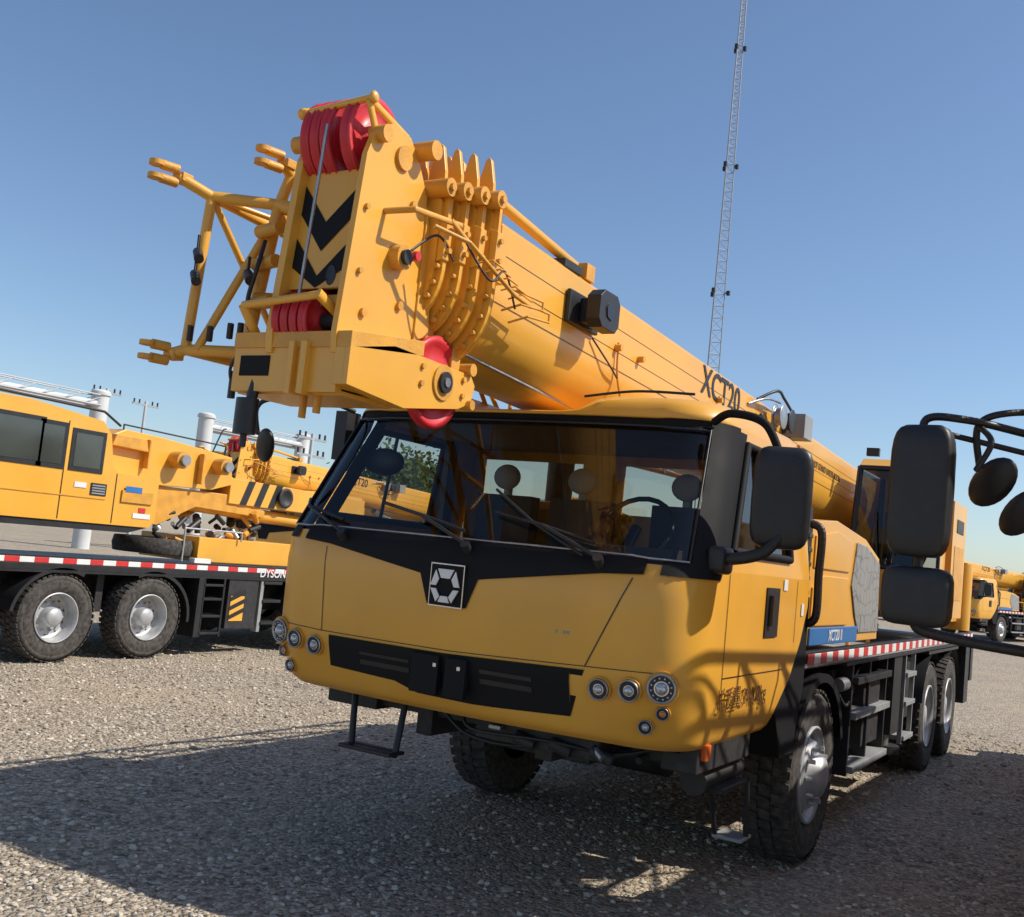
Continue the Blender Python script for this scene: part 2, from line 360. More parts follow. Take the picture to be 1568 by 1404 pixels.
b.box((-.2,-2.3,1.745),(.14,-2.05,1.750),WHT)
b.ball((-.95,-1.95,2.2),.12,BLK,1.2,.4,.7)
for x in(-1.12,1.08): b.box((x,-1.08,1.4),(x+.04,-.98,2.45),DASH)
b.add([(-1.1,-2.05,2.455),(1.1,-2.05,2.455),(1.1,-.65,2.44),(-1.1,-.65,2.44)],[(0,1,2,3)],CEIL)
b.done()
def rbox(b,c,w,h,d,m,yaw=0):
    M=Matrix.Translation(Vector(c))@Matrix.Rotation(yaw,4,'Z')
    n=2.0/5; vs=list(np.linspace(-math.pi/2,math.pi/2,13)); us=list(np.linspace(-math.pi,math.pi,33))
    def sp(a,p): return math.copysign(abs(a)**p,a)
    b.grid(lambda u,v:M@Vector((w/2*sp(math.cos(v),n)*sp(math.cos(u),n),d/2*sp(math.cos(v),n)*sp(math.sin(u),n),h/2*sp(math.sin(v),n))),us,vs,m)
b=B('side_mirror',crane,0)
rbox(b,(1.50,-2.17,2.12),.27,.47,.13,BLK,.25)
b.hose([(1.13,-2.12,2.47),(1.24,-2.2,2.50),(1.40,-2.2,2.46),(1.48,-2.18,2.32)],.020,BLKM)
b.hose([(1.2,-2.22,1.82),(1.32,-2.26,1.82),(1.45,-2.24,1.86),(1.52,-2.2,1.95)],.028,BLK)
rbox(b,(1.255,-2.23,1.81),.09,.13,.16,BLK)
b.hose([(-1.13,-2.05,2.48),(-1.25,-2.2,2.52),(-1.45,-2.38,2.50),(-1.56,-2.42,2.44),(-1.55,-2.4,2.28)],.014,BLK)
M_=Matrix.Translation(Vector((-1.50,-2.38,2.22)))@Matrix.Rotation(.75,4,'Y')@Matrix.Rotation(.5,4,'X')
b.grid(lambda u,v:M_@Vector((.075*math.cos(v)*math.cos(u),.04*math.cos(v)*math.sin(u),.125*math.sin(v))),list(np.linspace(-math.pi,math.pi,25)),list(np.linspace(-1.57,1.57,13)),BLK)
b.box((-1.36,-1.95,2.2),(-1.27,-1.82,2.5),BLK)
b.hose([(1.0,-2.07,2.612),(.7,-2.10,2.618),(.42,-2.12,2.585)],.007,BLK)
b.done()
b=B('underbody_front',crane,.006)
b.box((-1.0,-2.05,.82),(1.0,-1.9,.94),DRK); b.box((.05,-2.25,.80),(.75,-2.1,.92),DRK)
b.box((-.42,-2.1,.72),(-.32,4,.95),DRK); b.box((.32,-2.1,.72),(.42,4,.95),DRK)
b.box((-.3,-1.5,.62),(.35,-1.0,.9),DRK); b.cyl((-.9,-.0,.54),(.9,0,.54),.07,DRK)
b.cyl((-.25,-.0,.54),(.25,0,.54),.2,DRK); b.box((-1.1,-2.1,.88),(1.1,-1.0,.94),DRK)
random.seed(11)
for x in np.linspace(.0,.9,8): b.cyl((x,-2.2+.1*random.random(),.82),(x+.1*random.random(),-1.9,.88),.018,DRK,8)
for x in(.3,.5,.72): b.cyl((x,-2.28,.85),(x+.10,-2.26,.82),.032,DRK)
b.cyl((.74,-2.28,.86),(.79,-2.30,.83),.020,STE); b.box((.15,-2.3,.86),(.22,-2.26,.885),STE)
b.hose([(.0,-2.3,.90),(.1,-2.34,.85),(.5,-2.3,.86),(.8,-2.2,.84),(1.0,-2.1,.90)],.009,BLK)
b.hose([(-.2,-2.2,.90),(.0,-2.24,.80),(.3,-2.2,.79),(.6,-2.1,.88)],.010,BLK)
for sg in(-1,1):
    if sg<0:
        b.tube([(-.74,-2.25,.93),(-.66,-2.34,.64),(-.37,-2.34,.64),(-.40,-2.25,.90)],.018,BLK)
        b.box((-.69,-2.42,.635),(-.35,-2.28,.655),BLK); b.box((-1.05,-2.1,.80),(-.7,-1.9,.94),DRK)
    else:
        b.box((1.0,-2.1,.80),(1.18,-1.3,.94),DRK); b.box((.98,-1.75,.66),(1.2,-1.35,.69),DRK)
        b.box((1.04,-1.38,.36),(1.20,-1.20,.38),GRY)
        b.cyl((1.05,-1.5,.66),(1.05,-1.36,.37),.014,BLK); b.cyl((1.19,-1.32,.68),(1.19,-1.27,.38),.014,BLK)
        b.box((1.16,-2.05,.86),(1.205,-1.98,.935),ORL); b.cyl((1.08,-1.85,.72),(1.08,-1.25,.74),.07,DRK)
    x0,x1=(.86,1.235)
    b.grid(lambda u,v,sg=sg:(sg*(x0+(x1-x0)*v),.66*math.cos(u),.56+.62*math.sin(u)),list(np.linspace(.25,2.75,16)),[0,.5,1],BLKM)
    b.grid(lambda u,v,sg=sg:(sg*x1,.66*math.cos(u)*(1-.09*v),.56+.62*math.sin(u)*(1-.09*v)),list(np.linspace(.25,2.75,16)),[0,1],BLKM)
    b.prism([(-1.05,1.0),(-.62,1.5),(-.62,1.66),(-.50,1.66),(-.50,1.14),(-.60,.9),(-.62,.75),(-.9,.75)],'x',sg*1.0,sg*1.235,BLKM)
b.done()
b=B('chassis_deck',crane,.005)
for sg in(-1,1): b.box((sg*.45-.06,3.8,.6),(sg*.45+.06,7.1,1.0),DRK)
b.box((-.9,-.4,1.0),(.9,7.2,1.2),DRK); b.box((-1.235,.62,1.2),(1.235,7.35,1.225),DRK)
b.box((-1.235,-.5,1.235),(1.235,7.36,1.26),GRY)
for sg in(-1,1):
    b.box((sg*1.20-.03,-.48,1.225),(sg*1.20+.03,7.36,1.33),BLK)
    n=50
    for i in range(n):
        y0=-.45+i*(7.8/n); y1=y0+7.8/n
        X0,X1=(1.232,1.238) if sg>0 else(-1.238,-1.232)
        b.box((X0,y0,1.25),(X1,y1,1.315),WHT if i%2 else RDT)
    s=sg
    def sbx(x0,x1,y0,y1,z0,z1,m): b.box((min(s*x0,s*x1),y0,z0),(max(s*x0,s*x1),y1,z1),m)
    sbx(.5,1.1,.75,1.25,.62,1.15,DRK); sbx(.55,1.18,1.5,2.1,.55,1.1,DRK)
    b.cyl((s*.95,.8,.72),(s*.95,1.9,.72),.12,DRK,18)
    for z in(.42,.80,1.05): sbx(1.02,1.24,1.0,2.25,z,z+.05,GRY if z<1 else BLK)
    for y in(1.0,1.6,2.25): sbx(1.1,1.2,y-.02,y+.02,.4,1.2,BLK)
    sbx(.4,1.22,2.45,2.8,.55,1.2,DRK)
    b.cyl((s*1.12,2.62,1.2),(s*1.12,2.62,.42),.06,STE,14); b.cyl((s*1.12,2.62,.45),(s*1.12,2.62,.38),.15,DRK,18)
    for z in(.45,.75,1.0): sbx(1.0,1.24,3.0,3.45,z,z+.04,GRY)
    for y in(3.0,3.45): sbx(1.18,1.22,y-.015,y+.015,.42,1.2,GRY)
    sbx(.55,1.15,3.0,3.75,.6,1.15,DRK)
    b.hose([(s*1.1,.7,1.15),(s*1.18,.9,.9),(s*1.15,1.3,1.1),(s*1.1,1.7,1.15)],.015,BLK); b.cyl((s*1.15,.75,1.05),(s*1.15,.95,1.05),.05,STE,14)
    b.grid(lambda u,v,s=s:(s*(.86+.37*v),4.5+.62*math.cos(u),.56+.62*math.sin(u)),list(np.linspace(1.0,2.9,12)),[0,1],BLK)
    b.grid(lambda u,v,s=s:(s*(.86+.37*v),5.85+.62*math.cos(u),.56+.62*math.sin(u)),list(np.linspace(.25,2.1,12)),[0,1],BLK)
    sbx(.86,1.23,4.15,6.2,1.16,1.19,BLK)
    sbx(.5,1.235,6.85,7.2,.5,1.22,DRK); b.cyl((s*1.14,7.28,1.5),(s*1.14,7.28,.5),.065,DRK,14)
    sbx(.9,1.25,7.2,7.4,.75,1.22,DRK); sbx(.95,1.2,7.4,7.42,.9,1.05,RDT)
for y in(4.5,5.85): b.cyl((-.9,y,.54),(.9,y,.54),.08,DRK); b.cyl((-.2,y,.54),(.2,y,.54),.22,DRK)
b.tube([(.9,2.1,1.26),(.9,2.1,1.75),(.9,2.9,1.75),(.9,2.9,1.26)],.018,YEL)
b.done()
b=B('wheels',crane,0)
for sg in(-1,1):
    wheel(b,(sg*1.06,0,.54),sg,front=True)
    for y in(4.5,5.85): wheel(b,(sg*1.06,y,.54),sg,front=False); wheel(b,(sg*.72,y,.54),sg,front=False,tread=False)
b.done()
b=B('engine_hood',crane,.02)
hp=[(-.42,1.36),(-.42,2.12),(.2,2.17),(1.1,2.10),(1.62,1.98),(1.72,1.36)]
b.prism(hp,'x',.55,1.20,YEL); b.prism(hp,'x',-1.2,-.55,YEL)
b.box((-.55,-.3,1.26),(.55,1.5,2.0),DRK)
b.prism([(.85,1.55),(.70,1.75),(.80,2.06),(1.12,2.05),(1.60,1.94),(1.68,1.42),(1.0,1.42)],'x',1.2,1.212,HONEY)
b.prism([(-.36,1.48),(-.36,1.72),(-.1,1.80),(.6,1.80),(.62,1.48)],'x',1.2,1.212,YEL)
b.prism([(-.36,1.84),(-.36,2.04),(.2,2.10),(.66,2.05),(.6,1.84)],'x',1.2,1.212,YEL)
b.box((1.2,-.36,1.36),(1.214,.95,1.47),BLU)
b.box((.9,-.56,1.4),(1.2,-.44,2.2),BLK)
b.hose([(1.22,-.52,1.5),(1.28,-.52,1.55),(1.28,-.52,1.8),(1.28,-.52,2.05),(1.22,-.52,2.1)],.025,BLK,6)
for z in np.linspace(1.5,2.1,8): b.box((1.2,-.55,z),(1.215,-.45,z+.03),BLKG)
b.cyl((-.8,0,2.1),(-.8,0,2.45),.1,BLK)
b.done()
text('hood_text','XCT20 II',.10,frame((1.2155,.3,1.413),(0,1,0),(1,0,0)),WHT,crane)
# ------------------------------------------------------------------ boom
def bt(y): return 3.175-.035*y
def halfsec(hw,h,sh=0,n=12):
    e=2/2.4; o=[]
    for i in range(n+1):
        th=math.pi/2*i/n; o.append((hw*max(0,math.cos(th))**e,-sh-.50*h-.50*h*math.sin(th)**e))
    return o
def sect(hw,h,sh=0):
    q=halfsec(hw,h,sh); return [(-hw+.05,-sh),(-hw,-.04-sh)]+[(-x,z) for x,z in q]+q[::-1][1:]+[(hw,-.04-sh),(hw-.05,-sh)]
b=B('boom',crane,.004)
def boomsec(y0,y1,hw,h,sh,m,cap=True):
    s=sect(hw,h,sh); n=len(s)
    v=[(x,y0,bt(y0)+z) for x,z in s]+[(x,y1,bt(y1)+z) for x,z in s]
    flat=(0,1,n-3,n-2,n-1)
    b.add(v,[(i,(i+1)%n,n+(i+1)%n,n+i) for i in range(n) if i in flat],m,False)
    b.add(v,[(i,(i+1)%n,n+(i+1)%n,n+i) for i in range(n) if i not in flat],m,True)
    b.add(v,[tuple(range(n)),tuple(range(n,2*n))[::-1]],m)
boomsec(-3.02,5.9,.33,.70,0,YEL)
CY=[-3.04-.082*k for k in range(4)]; CH=[.33,.293,.258,.225]; CHt=[.70,.645,.59,.535]; CS=[0,.01,.02,.03]
for k in range(1,4): boomsec(CY[k]-.02,CY[k]+.3,CH[k],CHt[k],CS[k],YEL)
boomsec(-3.6,-3.1,.185,.48,.05,YEL)
for dz in(-.17,-.30,-.40):
    for X in(.331,-.331): b.strip([(X,y,bt(y)+dz) for y in np.linspace(-2.95,5.5,5)],(0,0,0),(0,0,.002),BLK)
for k in range(4):
    y=CY[k]; g=.050; hw=CH[k]; h=CHt[k]; sh=CS[k]; e=2/2.4
    o=sect(hw+g,h+g*1.5,sh-g*.6); n=len(o)
    v=[(x,y-.014,bt(y)+z) for x,z in o]+[(x,y+.014,bt(y)+z) for x,z in o]
    b.add(v,[tuple(range(n)),tuple(range(n,2*n))[::-1]]+[(i,(i+1)%n,n+(i+1)%n,n+i) for i in range(n)],YEL)
    o=sect(hw+.022,h+.03,sh-.012)
    v=[(x,y-.034,bt(y)+z) for x,z in o]+[(x,y-.010,bt(y)+z) for x,z in o]
    b.add(v,[tuple(range(n)),tuple(range(n,2*n))[::-1]]+[(i,(i+1)%n,n+(i+1)%n,n+i) for i in range(n)],YEL)
    for x in(-hw*.7,hw*.45,hw*.90):
        z0=bt(y)-sh+g*.5; b.prism([(x-.060,z0-.08),(x-.052,z0+.09),(x-.020,z0+.20),(x-.004,z0+.215),(x+.010,z0+.20),(x+.034,z0+.09),(x+.042,z0-.08)],'y',y-.012,y+.012,YEL)
    b.cyl((hw*.70,y-.045,bt(y)-sh+.02),(hw+g+.03,y-.045,bt(y)-sh+.02),.040,YEL2,16); b.cyl((hw+g+.03,y-.045,bt(y)-sh+.02),(hw+g+.045,y-.045,bt(y)-sh+.02),.018,YEL2,8)
    b.cyl((hw*.45,y-.045,bt(y)-sh+.075),(hw*.45,y+.02,bt(y)-sh+.075),.035,YEL2,14)
    b.prism([(hw+g-.03,bt(y)-sh-.30),(hw+g+.010,bt(y)-sh-.29),(hw+g+.016,bt(y)-sh-.12),(hw+g-.03,bt(y)-sh-.10)],'y',y-.030,y+.018,YEL)
    for z in(-.16,-.25): b.cyl((hw+g,y-.006,bt(y)+z-sh),(hw+g+.030,y-.006,bt(y)+z-sh),.013,YEL2,8)
    for th in np.linspace(.12,1.45,7):
        X=(hw+g*.66)*math.cos(th)**e; Z=bt(y)-sh-.5*h-(.5*h+g*.75)*math.sin(th)**e
        b.cyl((X,y-.013,Z),(X,y-.040,Z),.013,YEL2,8)
    b.box((hw*.62-.03,y-.05,bt(y)-sh-h*.99-.055),(hw*.62+.03,y+.02,bt(y)-sh-h*.93),YEL2)
b.box((.33,-3.0,2.95),(.37,-2.94,3.22),YEL)
b.box((-.40,5.6,2.25),(.40,6.1,3.0),YEL2)
b.tube([(.22,-2.98,bt(-3)+.13),(.22,-1.95,bt(-2)+.07)],.028,YEL)
b.tube([(.24,-2.98,bt(-3)+.02),(.24,-2.98,bt(-3)+.13)],.02,YEL)
b.box((.12,-2.0,bt(-2)+.0),(.30,-1.9,bt(-2)+.09),YEL2)
b.box((.14,-2.25,bt(-2)+.0),(.30,-2.05,bt(-2)+.045),BLK)
b.done()
SL=Vector((0,1,-.035))
def onboom(y,dz,off=.004): return (.33+off,y,bt(y)+dz)
text('boom_text','XCT20',.27,frame(onboom(.17,-.15),SL,(1,0,0)),BLK,crane)
text('boom_warning_text','DO NOT STAND UNDER BOOM',.085,frame(onboom(3.2,-.25),SL,(1,0,0)),mat('stencil_dark',(.12,.07,.02),.6),crane)
b=B('boom_camera',crane,.01)
b.box((.335,-2.27,2.95),(.36,-1.92,3.12),BLK); b.box((.36,-2.15,2.97),(.44,-1.98,3.10),BLK)
b.prism([(-2.16,2.94),(-2.2,2.98),(-2.2,3.1),(-2.15,3.14),(-2.0,3.14),(-1.96,3.1),(-1.96,2.98),(-2.0,2.94)],'x',.42,.50,BLK)
b.cyl((.5,-2.08,3.04),(.507,-2.08,3.04),.05,BLKG,6)
for y in(1.25,1.5): b.lathe((.40,y,3.02),1,[(.0,.0),(.10,.0),(.10,.01),(.07,.015),(.07,.06),(.10,.065),(.10,.075),(0,.075)],STE if y<1.4 else BLK,24)
b.box((.34,1.7,2.92),(.52,1.95,3.12),GRY); b.hose([(.36,.9,3.1),(.45,1.1,3.2),(.42,1.4,3.19),(.38,1.8,3.14)],.012,BLK)
b.hose([(.36,1.0,3.0),(.44,1.2,2.86),(.42,1.5,2.84),(.38,1.8,2.95)],.012,BLK); b.hose([(.34,.75,3.04),(.4,1.0,3.12),(.42,1.3,3.14)],.01,STE)
b.hose([(.345,-1.62,2.98),(.345,-1.6,2.8),(.345,-1.52,2.64),(.30,-1.5,2.55)],.007,YEL2); b.hose([(.345,-1.95,2.93),(.36,-1.75,2.83),(.345,-1.6,2.78)],.005,BLK)
for y in(-1.62,-1.3,.1): b.cyl((.33,y,2.95),(.37,y,2.95),.02,YEL2,10)
b.done()
# ------------------------------------------------------------------ boom head (narrower than the base section)
def HX(x,y,z):
    X=x*.62 if x>0 else (x*.52 if x>-.3 else -.156+(x+.3)*1.3)
    return (X,y+.15,1.758+(z-1.758)*1.05)
h=B('boom_head',crane,.005,HX)
hp=[(-3.93,3.20),(-3.88,3.33),(-3.78,3.37),(-3.66,3.36),(-3.58,3.28),(-3.50,3.16),(-3.50,2.60),(-3.52,2.53),(-3.86,2.40),(-3.98,2.42),(-3.99,2.50)]
for s in(-1,1):
    h.prism(hp,'x',s*.27,s*.315,YEL)
    for (y,z,r) in((-3.7,3.26,.05),(-3.62,2.68,.018),(-3.85,2.6,.018),(-3.6,3.1,.018),(-3.9,2.75,.012),(-3.9,3.0,.012),(-3.56,2.9,.012)):
        h.cyl((s*.31,y,z),(s*.34,y,z),r,YEL2,16)
h.prism([(-3.50,3.1),(-3.42,2.95),(-3.40,2.6),(-3.50,2.56)],'x',.29,.33,YEL)
h.box((-.27,-3.62,2.55),(.27,-3.40,3.2),YEL2)
Mf=frame((0,-3.905,2.93),(1,0,0),(0,-1,.08))
h.box((-.272,-.25,-.02),(.272,.23,0),YEL,Mf)
for zc in(-.20,.02):
    z0=zc
    for s in(-1,1):
        q=[(0,z0-.12),(0,z0-.0),(s*.271,z0+.16),(s*.271,z0+.04)]
        q=[(x,min(.228,max(-.248,z))) for x,z in q]
        h.add([Mf@Vector((x,z,.003)) for x,z in q],[(0,1,2,3)],BLKM)
h.box((-.27,-3.9,2.62),(.27,-3.80,2.66),YEL2); h.cyl((.12,-3.925,2.73),(.12,-3.90,2.73),.04,BLKG,20)
h.box((-.45,-3.97,2.27),(.33,-3.93,2.47),YEL); h.box((-.45,-3.97,2.45),(.33,-3.55,2.48),YEL)
h.box((-.45,-3.93,2.265),(.33,-3.60,2.29),YEL)
for x in(-.45,-.20,.02,.30): h.box((x,-3.935,2.28),(x+.03,-3.58,2.46),YEL)
h.box((-.42,-3.974,2.33),(-.29,-3.968,2.41),BLKM)
h.box((-.06,-4.0,2.26),(-.01,-3.93,2.46),YEL); h.box((.05,-4.0,2.26),(.10,-3.93,2.46),YEL)
h.prism([(-3.98,2.30),(-3.98,2.44),(-3.7,2.50),(-3.12,2.49),(-3.08,2.45),(-3.10,2.37),(-3.2,2.33),(-3.6,2.27)],'x',.39,.43,YEL)
h.prism([(-3.6,2.50),(-3.98,2.44),(-3.98,2.30),(-3.6,2.27)],'x',.31,.39,YEL)
h.prism([(-3.98,2.50),(-3.5,2.56),(-3.5,2.50),(-3.98,2.44)],'x',-.45,.43,YEL2)
h.cyl((.30,-3.34,2.42),(.47,-3.34,2.42),.045,BLK,18); h.cyl((.42,-3.34,2.42),(.445,-3.34,2.42),.075,YEL2,20); h.cyl((.46,-3.34,2.42),(.48,-3.34,2.42),.02,STE,12)
for y in(-3.50,-3.18): 
    for z in(2.39,2.46): h.cyl((.42,y,z),(.45,y,z),.013,YEL2,8)
h.cyl((.33,-3.14,2.51),(.47,-3.14,2.51),.028,YEL2,12); h.cyl((.38,-3.12,2.36),(.47,-3.12,2.36),.022,YEL2,12)
for s in(-1,1):
    h.cyl((s*.27,-3.58,3.33),(s*.45,-3.58,3.33),.040,YEL2,16); h.cyl((s*.25,-3.86,3.30),(s*.38,-3.86,3.30),.035,YEL2,14)
    h.cyl((s*.28,-3.86,3.30),(s*.29,-3.94,3.41),.018,YEL,10); h.cyl((s*.28,-3.66,3.36),(s*.29,-3.92,3.41),.018,YEL,10)
h.tube([(-.31,-3.93,3.395),(.32,-3.93,3.42)],.014,YEL)
h.ball((.32,-3.93,3.42),.024,YEL); h.ball((-.31,-3.93,3.395),.024,YEL)
h.tube([(-.40,-4.02,2.60),(.20,-4.02,2.63)],.016,YEL); h.cyl((.20,-4.04,2.63),(.22,-3.85,2.55),.022,YEL); h.cyl((-.40,-4.02,2.60),(-.40,-3.9,2.47),.018,YEL)
h.tube([(.32,-3.78,3.02),(.52,-3.74,3.03),(.54,-3.42,3.06)],.013,YEL2); h.tube([(.54,-3.50,3.06),(.56,-3.36,3.0)],.012,YEL2)
h.cyl((.315,-3.68,2.86),(.40,-3.68,2.86),.05,YEL2,16); h.cyl((.40,-3.68,2.86),(.43,-3.68,2.86),.03,BLK,12); h.cyl((.38,-3.62,2.88),(.44,-3.62,2.88),.02,RED,10)
h.hose([(.40,-3.64,2.90),(.44,-3.5,3.0),(.48,-3.4,2.92)],.006,BLK)
h.cyl((.1,-3.9,2.27),(.1,-3.9,2.20),.02,YEL2); h.cyl((-.02,-3.9,2.27),(-.02,-3.9,2.18),.02,YEL2)
h.done()
h=B('boom_limit_bracket',crane,.003)
for i in range(5):
    y=-3.20+.07*i; h.tube([(.39,y,2.98-.022*i),(.44,y+.04,3.0-.02*i),(.44,y+.13,2.99-.02*i)],.005,YEL2,6)
h.tube([(.36,-3.5,3.05),(.44,-3.35,3.02),(.44,-2.95,2.90),(.43,-2.78,2.89)],.010,YEL2)
for y,z in((-2.92,2.90),(-2.85,2.86)): h.tube([(.36,y,z-.06),(.45,y+.02,z-.03),(.45,y+.22,z-.01),(.45,y+.22,z+.03),(.43,y,z+.03)],.006,YEL2,6)
h.hose([(.40,-3.35,3.05),(.46,-3.2,2.90),(.44,-3.05,2.98),(.42,-2.9,2.85)],.005,BLK)
h.done()
h=B('sheaves',crane,0,HX)
def sheave(x,y,z,r,w=.04):
    h.lathe((x,y,z),1,[(.03,-w/2),(r*.35,-w/2),(r*.4,-w*.15),(r*.8,-w*.15),(r*.86,-w/2),(r,-w/2),(r*.99,-w*.35),(r*.9,0),(r*.99,w*.35),(r,w/2),(r*.86,w/2),(r*.8,w*.15),(r*.4,w*.15),(r*.35,w/2),(.03,w/2)],RED,40)
for x in(-.22,-.12,-.02,.16): sheave(x,-3.80,3.30,.175,.075)
h.cyl((-.28,-3.8,3.30),(.28,-3.8,3.30),.04,STE)
for x in(-.25,-.16,-.07,.02): sheave(x,-3.88,2.56,.12,.06)
h.cyl((-.28,-3.88,2.56),(.28,-3.88,2.56),.03,DRK)
sheave(.345,-3.34,2.42,.195,.06)
h.done()
h=B('hoist_rope',crane,0,HX)
h.cyl((.03,-3.985,3.31),(-.02,-4.0,2.62),.009,STE,8)
h.tube([(.345,-3.34,2.60),(.33,-2.4,2.55),(.2,-1.2,2.52)],.008,STE,6)
h.tube([(-.36,-3.95,2.32),(-.37,-3.97,2.12)],.02,BLK); h.cyl((-.37,-3.97,2.24),(-.37,-3.97,2.10),.04,BLK,12); h.cyl((-.37,-3.97,2.12),(-.37,-3.97,2.05),.012,BLK,8)
h.hose([(-.44,-3.9,2.5),(-.5,-3.92,2.38),(-.50,-3.9,2.30)],.006,BLK); h.cyl((-.50,-3.9,2.36),(-.50,-3.9,2.25),.014,BLK,8)
h.done()
# ------------------------------------------------------------------ stowed lattice jib on the right side
j=B('fly_jib',crane,.004)
A=(-.85,-3.93,3.25);Bp=(-.50,-3.66,3.38);C=(-.82,-3.88,2.46)
E=(-.75,-3.69,3.20);Fp=(-.75,-3.73,2.49);G=(-.50,-3.52,3.20);H=(-.50,-3.62,2.50)
def fork(p,d):
    p=Vector(p);d=Vector(d).normalized(); e=p-d*.10
    j.box((-.035,-.02,-.06),(.035,.02,.0),YEL2,frame(e,(1,0,0),(0,-1,0)))
    for s in(-.03,.03):
        j.cyl(e+Vector((0,0,s)),p+Vector((0,0,s))-d*.02,.022,YEL2,10); j.cyl(p+Vector((0,0,s-.010)),p+Vector((0,0,s+.010)),.034,YEL2,16)
fork(A,(-.3,-1,0)); fork(Bp,(-.3,-1,.0)); fork(C,(-.3,-1,0))
R_=.026
j.tube([Vector(A)+Vector((.03,.1,0)),E,G],R_,YEL); j.tube([Vector(Bp)+Vector((.03,.1,0)),(-.47,-3.5,3.34),G],R_,YEL)
j.tube([Vector(C)+Vector((.03,.1,0)),Fp,H,(-.25,-3.6,2.5)],R_,YEL)
j.tube([E,Fp],R_*.9,YEL); j.tube([G,H],R_*1.1,YEL); j.tube([(-.53,-3.55,3.06),(-.69,-3.72,2.49)],R_*.75,YEL)
j.tube([G,(-.22,-3.5,3.1)],R_*1.3,YEL); j.tube([(-.5,-3.6,2.75),(-.22,-3.5,2.75)],R_,YEL2)
j.prism([(-3.60,2.8),(-3.60,3.15),(-3.4,3.2),(-3.4,2.75)],'x',-.36,-.33,YEL)
rails=[[E,(-.75,2.6,2.95)],[Fp,(-.75,2.6,2.6)],[G,(-.48,2.6,2.95)],[H,(-.48,2.6,2.6)]]
for r in rails: j.tube(r,R_*.9,YEL)
def at(r,t): return Vector(r[0]).lerp(Vector(r[1]),t)
for i in range(9):
    t0,t1=i/9,(i+1)/9
    j.tube([at(rails[0],t0),at(rails[1],t1)],.016,YEL,8); j.tube([at(rails[1],t1),at(rails[0],t1)],.014,YEL,8)
    j.tube([at(rails[0],t0),at(rails[2],t1)],.014,YEL,8); j.tube([at(rails[2],t0),at(rails[3],t1)],.014,YEL,8); j.tube([at(rails[3],t0),at(rails[1],t1)],.014,YEL,8)
for c in((-.74,-3.74,2.93),(-.74,-3.74,2.83),(-.52,-3.64,2.85)):
    j.cyl((c[0],c[1],c[2]),(c[0]+.07,c[1]-.05,c[2]-.05),.022,BLK,10); j.tube([c,(c[0]+.02,c[1]-.02,c[2]+.07)],.008,BLK,6)
for c in((-.72,-3.74,2.53),(-.62,-3.72,2.53),(-.5,-3.72,2.54),(-.44,-3.72,2.54)):
    j.cyl(c,(c[0]+.02,c[1]-.02,c[2]+.06),.014,BLK,8)
for z in(3.05,2.9,2.72): j.cyl((-.52,-3.6,z),(-.36,-3.64,z),.03,YEL2,12)
j.hose([(-.46,-3.62,3.0),(-.43,-3.68,2.85),(-.48,-3.66,2.72),(-.47,-3.64,2.6)],.010,BLK)
j.done()
# ------------------------------------------------------------------ superstructure
s_=B('superstructure',crane,.01)
s_.lathe((0,4.7,1.26),1,[(.0,.0),(.62,.0),(.62,.12),(.56,.14),(.56,.2),(0,.2)],DRK,40,'z')
for s in(-1,1):
    s_.prism([(3.9,1.46),(3.9,1.8),(4.9,2.1),(5.6,2.95),(6.2,2.95),(6.6,2.3),(6.7,1.46)],'x',s*.42,s*.47,YEL)
s_.box((-.6,3.9,1.45),(.6,6.8,1.55),YEL2)
s_.box((-1.1,6.1,1.45),(1.1,6.9,2.15),YEL); s_.box((.62,5.42,1.5),(1.2,6.45,2.78),YEL)
s_.box((1.2,5.6,1.7),(1.206,6.3,2.3),YEL2); s_.box((1.2,5.7,2.45),(1.208,6.2,2.6),BLK)
s_.cyl((0,1.4,2.40),(0,2.6,2.08),.08,STE,18); s_.cyl((0,2.4,2.14),(0,4.2,1.66),.12,YEL,20)
s_.cyl((-.35,6.4,2.4),(.35,6.4,2.4),.22,DRK,24)
s_.cyl((1.08,7.05,1.35),(1.08,7.05,2.15),.15,YEL,20)
s_.done()
o=B('operator_cab',crane,.012)
o.prism([(3.62,1.52),(3.56,1.95),(5.28,1.95),(5.3,1.52)],'x',.52,1.16,YEL)
o.prism([(3.74,2.92),(3.95,3.03),(5.1,3.03),(5.26,2.92)],'x',.52,1.16,YEL)
o.box((.52,4.85,1.95),(1.16,5.26,2.92),YEL)
for x in(.54,1.14): o.cyl((x,3.57,1.95),(x,3.76,2.93),.03,BLKG); o.cyl((x,4.85,1.95),(x,4.85,2.93),.03,BLKG)
o.tube([(.54,3.74,2.92),(1.14,3.74,2.92)],.025,BLKG); o.tube([(.54,3.56,1.96),(1.14,3.56,1.96)],.025,BLKG)
o.add([(.55,3.565,1.97),(1.13,3.565,1.97),(1.13,3.745,2.9),(.55,3.745,2.9)],[(0,1,2,3)],GLD)
for x in(.53,1.15): o.add([(x,3.57,1.96),(x,4.85,1.96),(x,4.85,2.91),(x,3.76,2.91)],[(0,1,2,3)],GLD)
o.box((.65,4.2,1.9),(1.0,4.6,2.0),SEAT); o.box((.65,4.55,1.9),(1.0,4.68,2.55),SEAT)
o.tube([(.8,3.53,2.0),(.74,3.62,2.5)],.008,BLK); o.hose([(1.18,3.65,2.0),(1.24,3.62,2.2),(1.24,3.65,2.7),(1.18,3.7,2.85)],.015,BLK)
o.box((.9,3.62,3.03),(1.0,3.7,3.12),AMB); o.box((.6,3.68,3.03),(.72,3.74,3.11),BLK)
o.prism([(3.0,1.5),(3.0,1.56),(5.3,1.56),(5.3,1.5)],'x',.5,1.2,BLK)
o.box((.6,3.552,1.62),(.78,3.56,1.82),BLKG)
o.done()

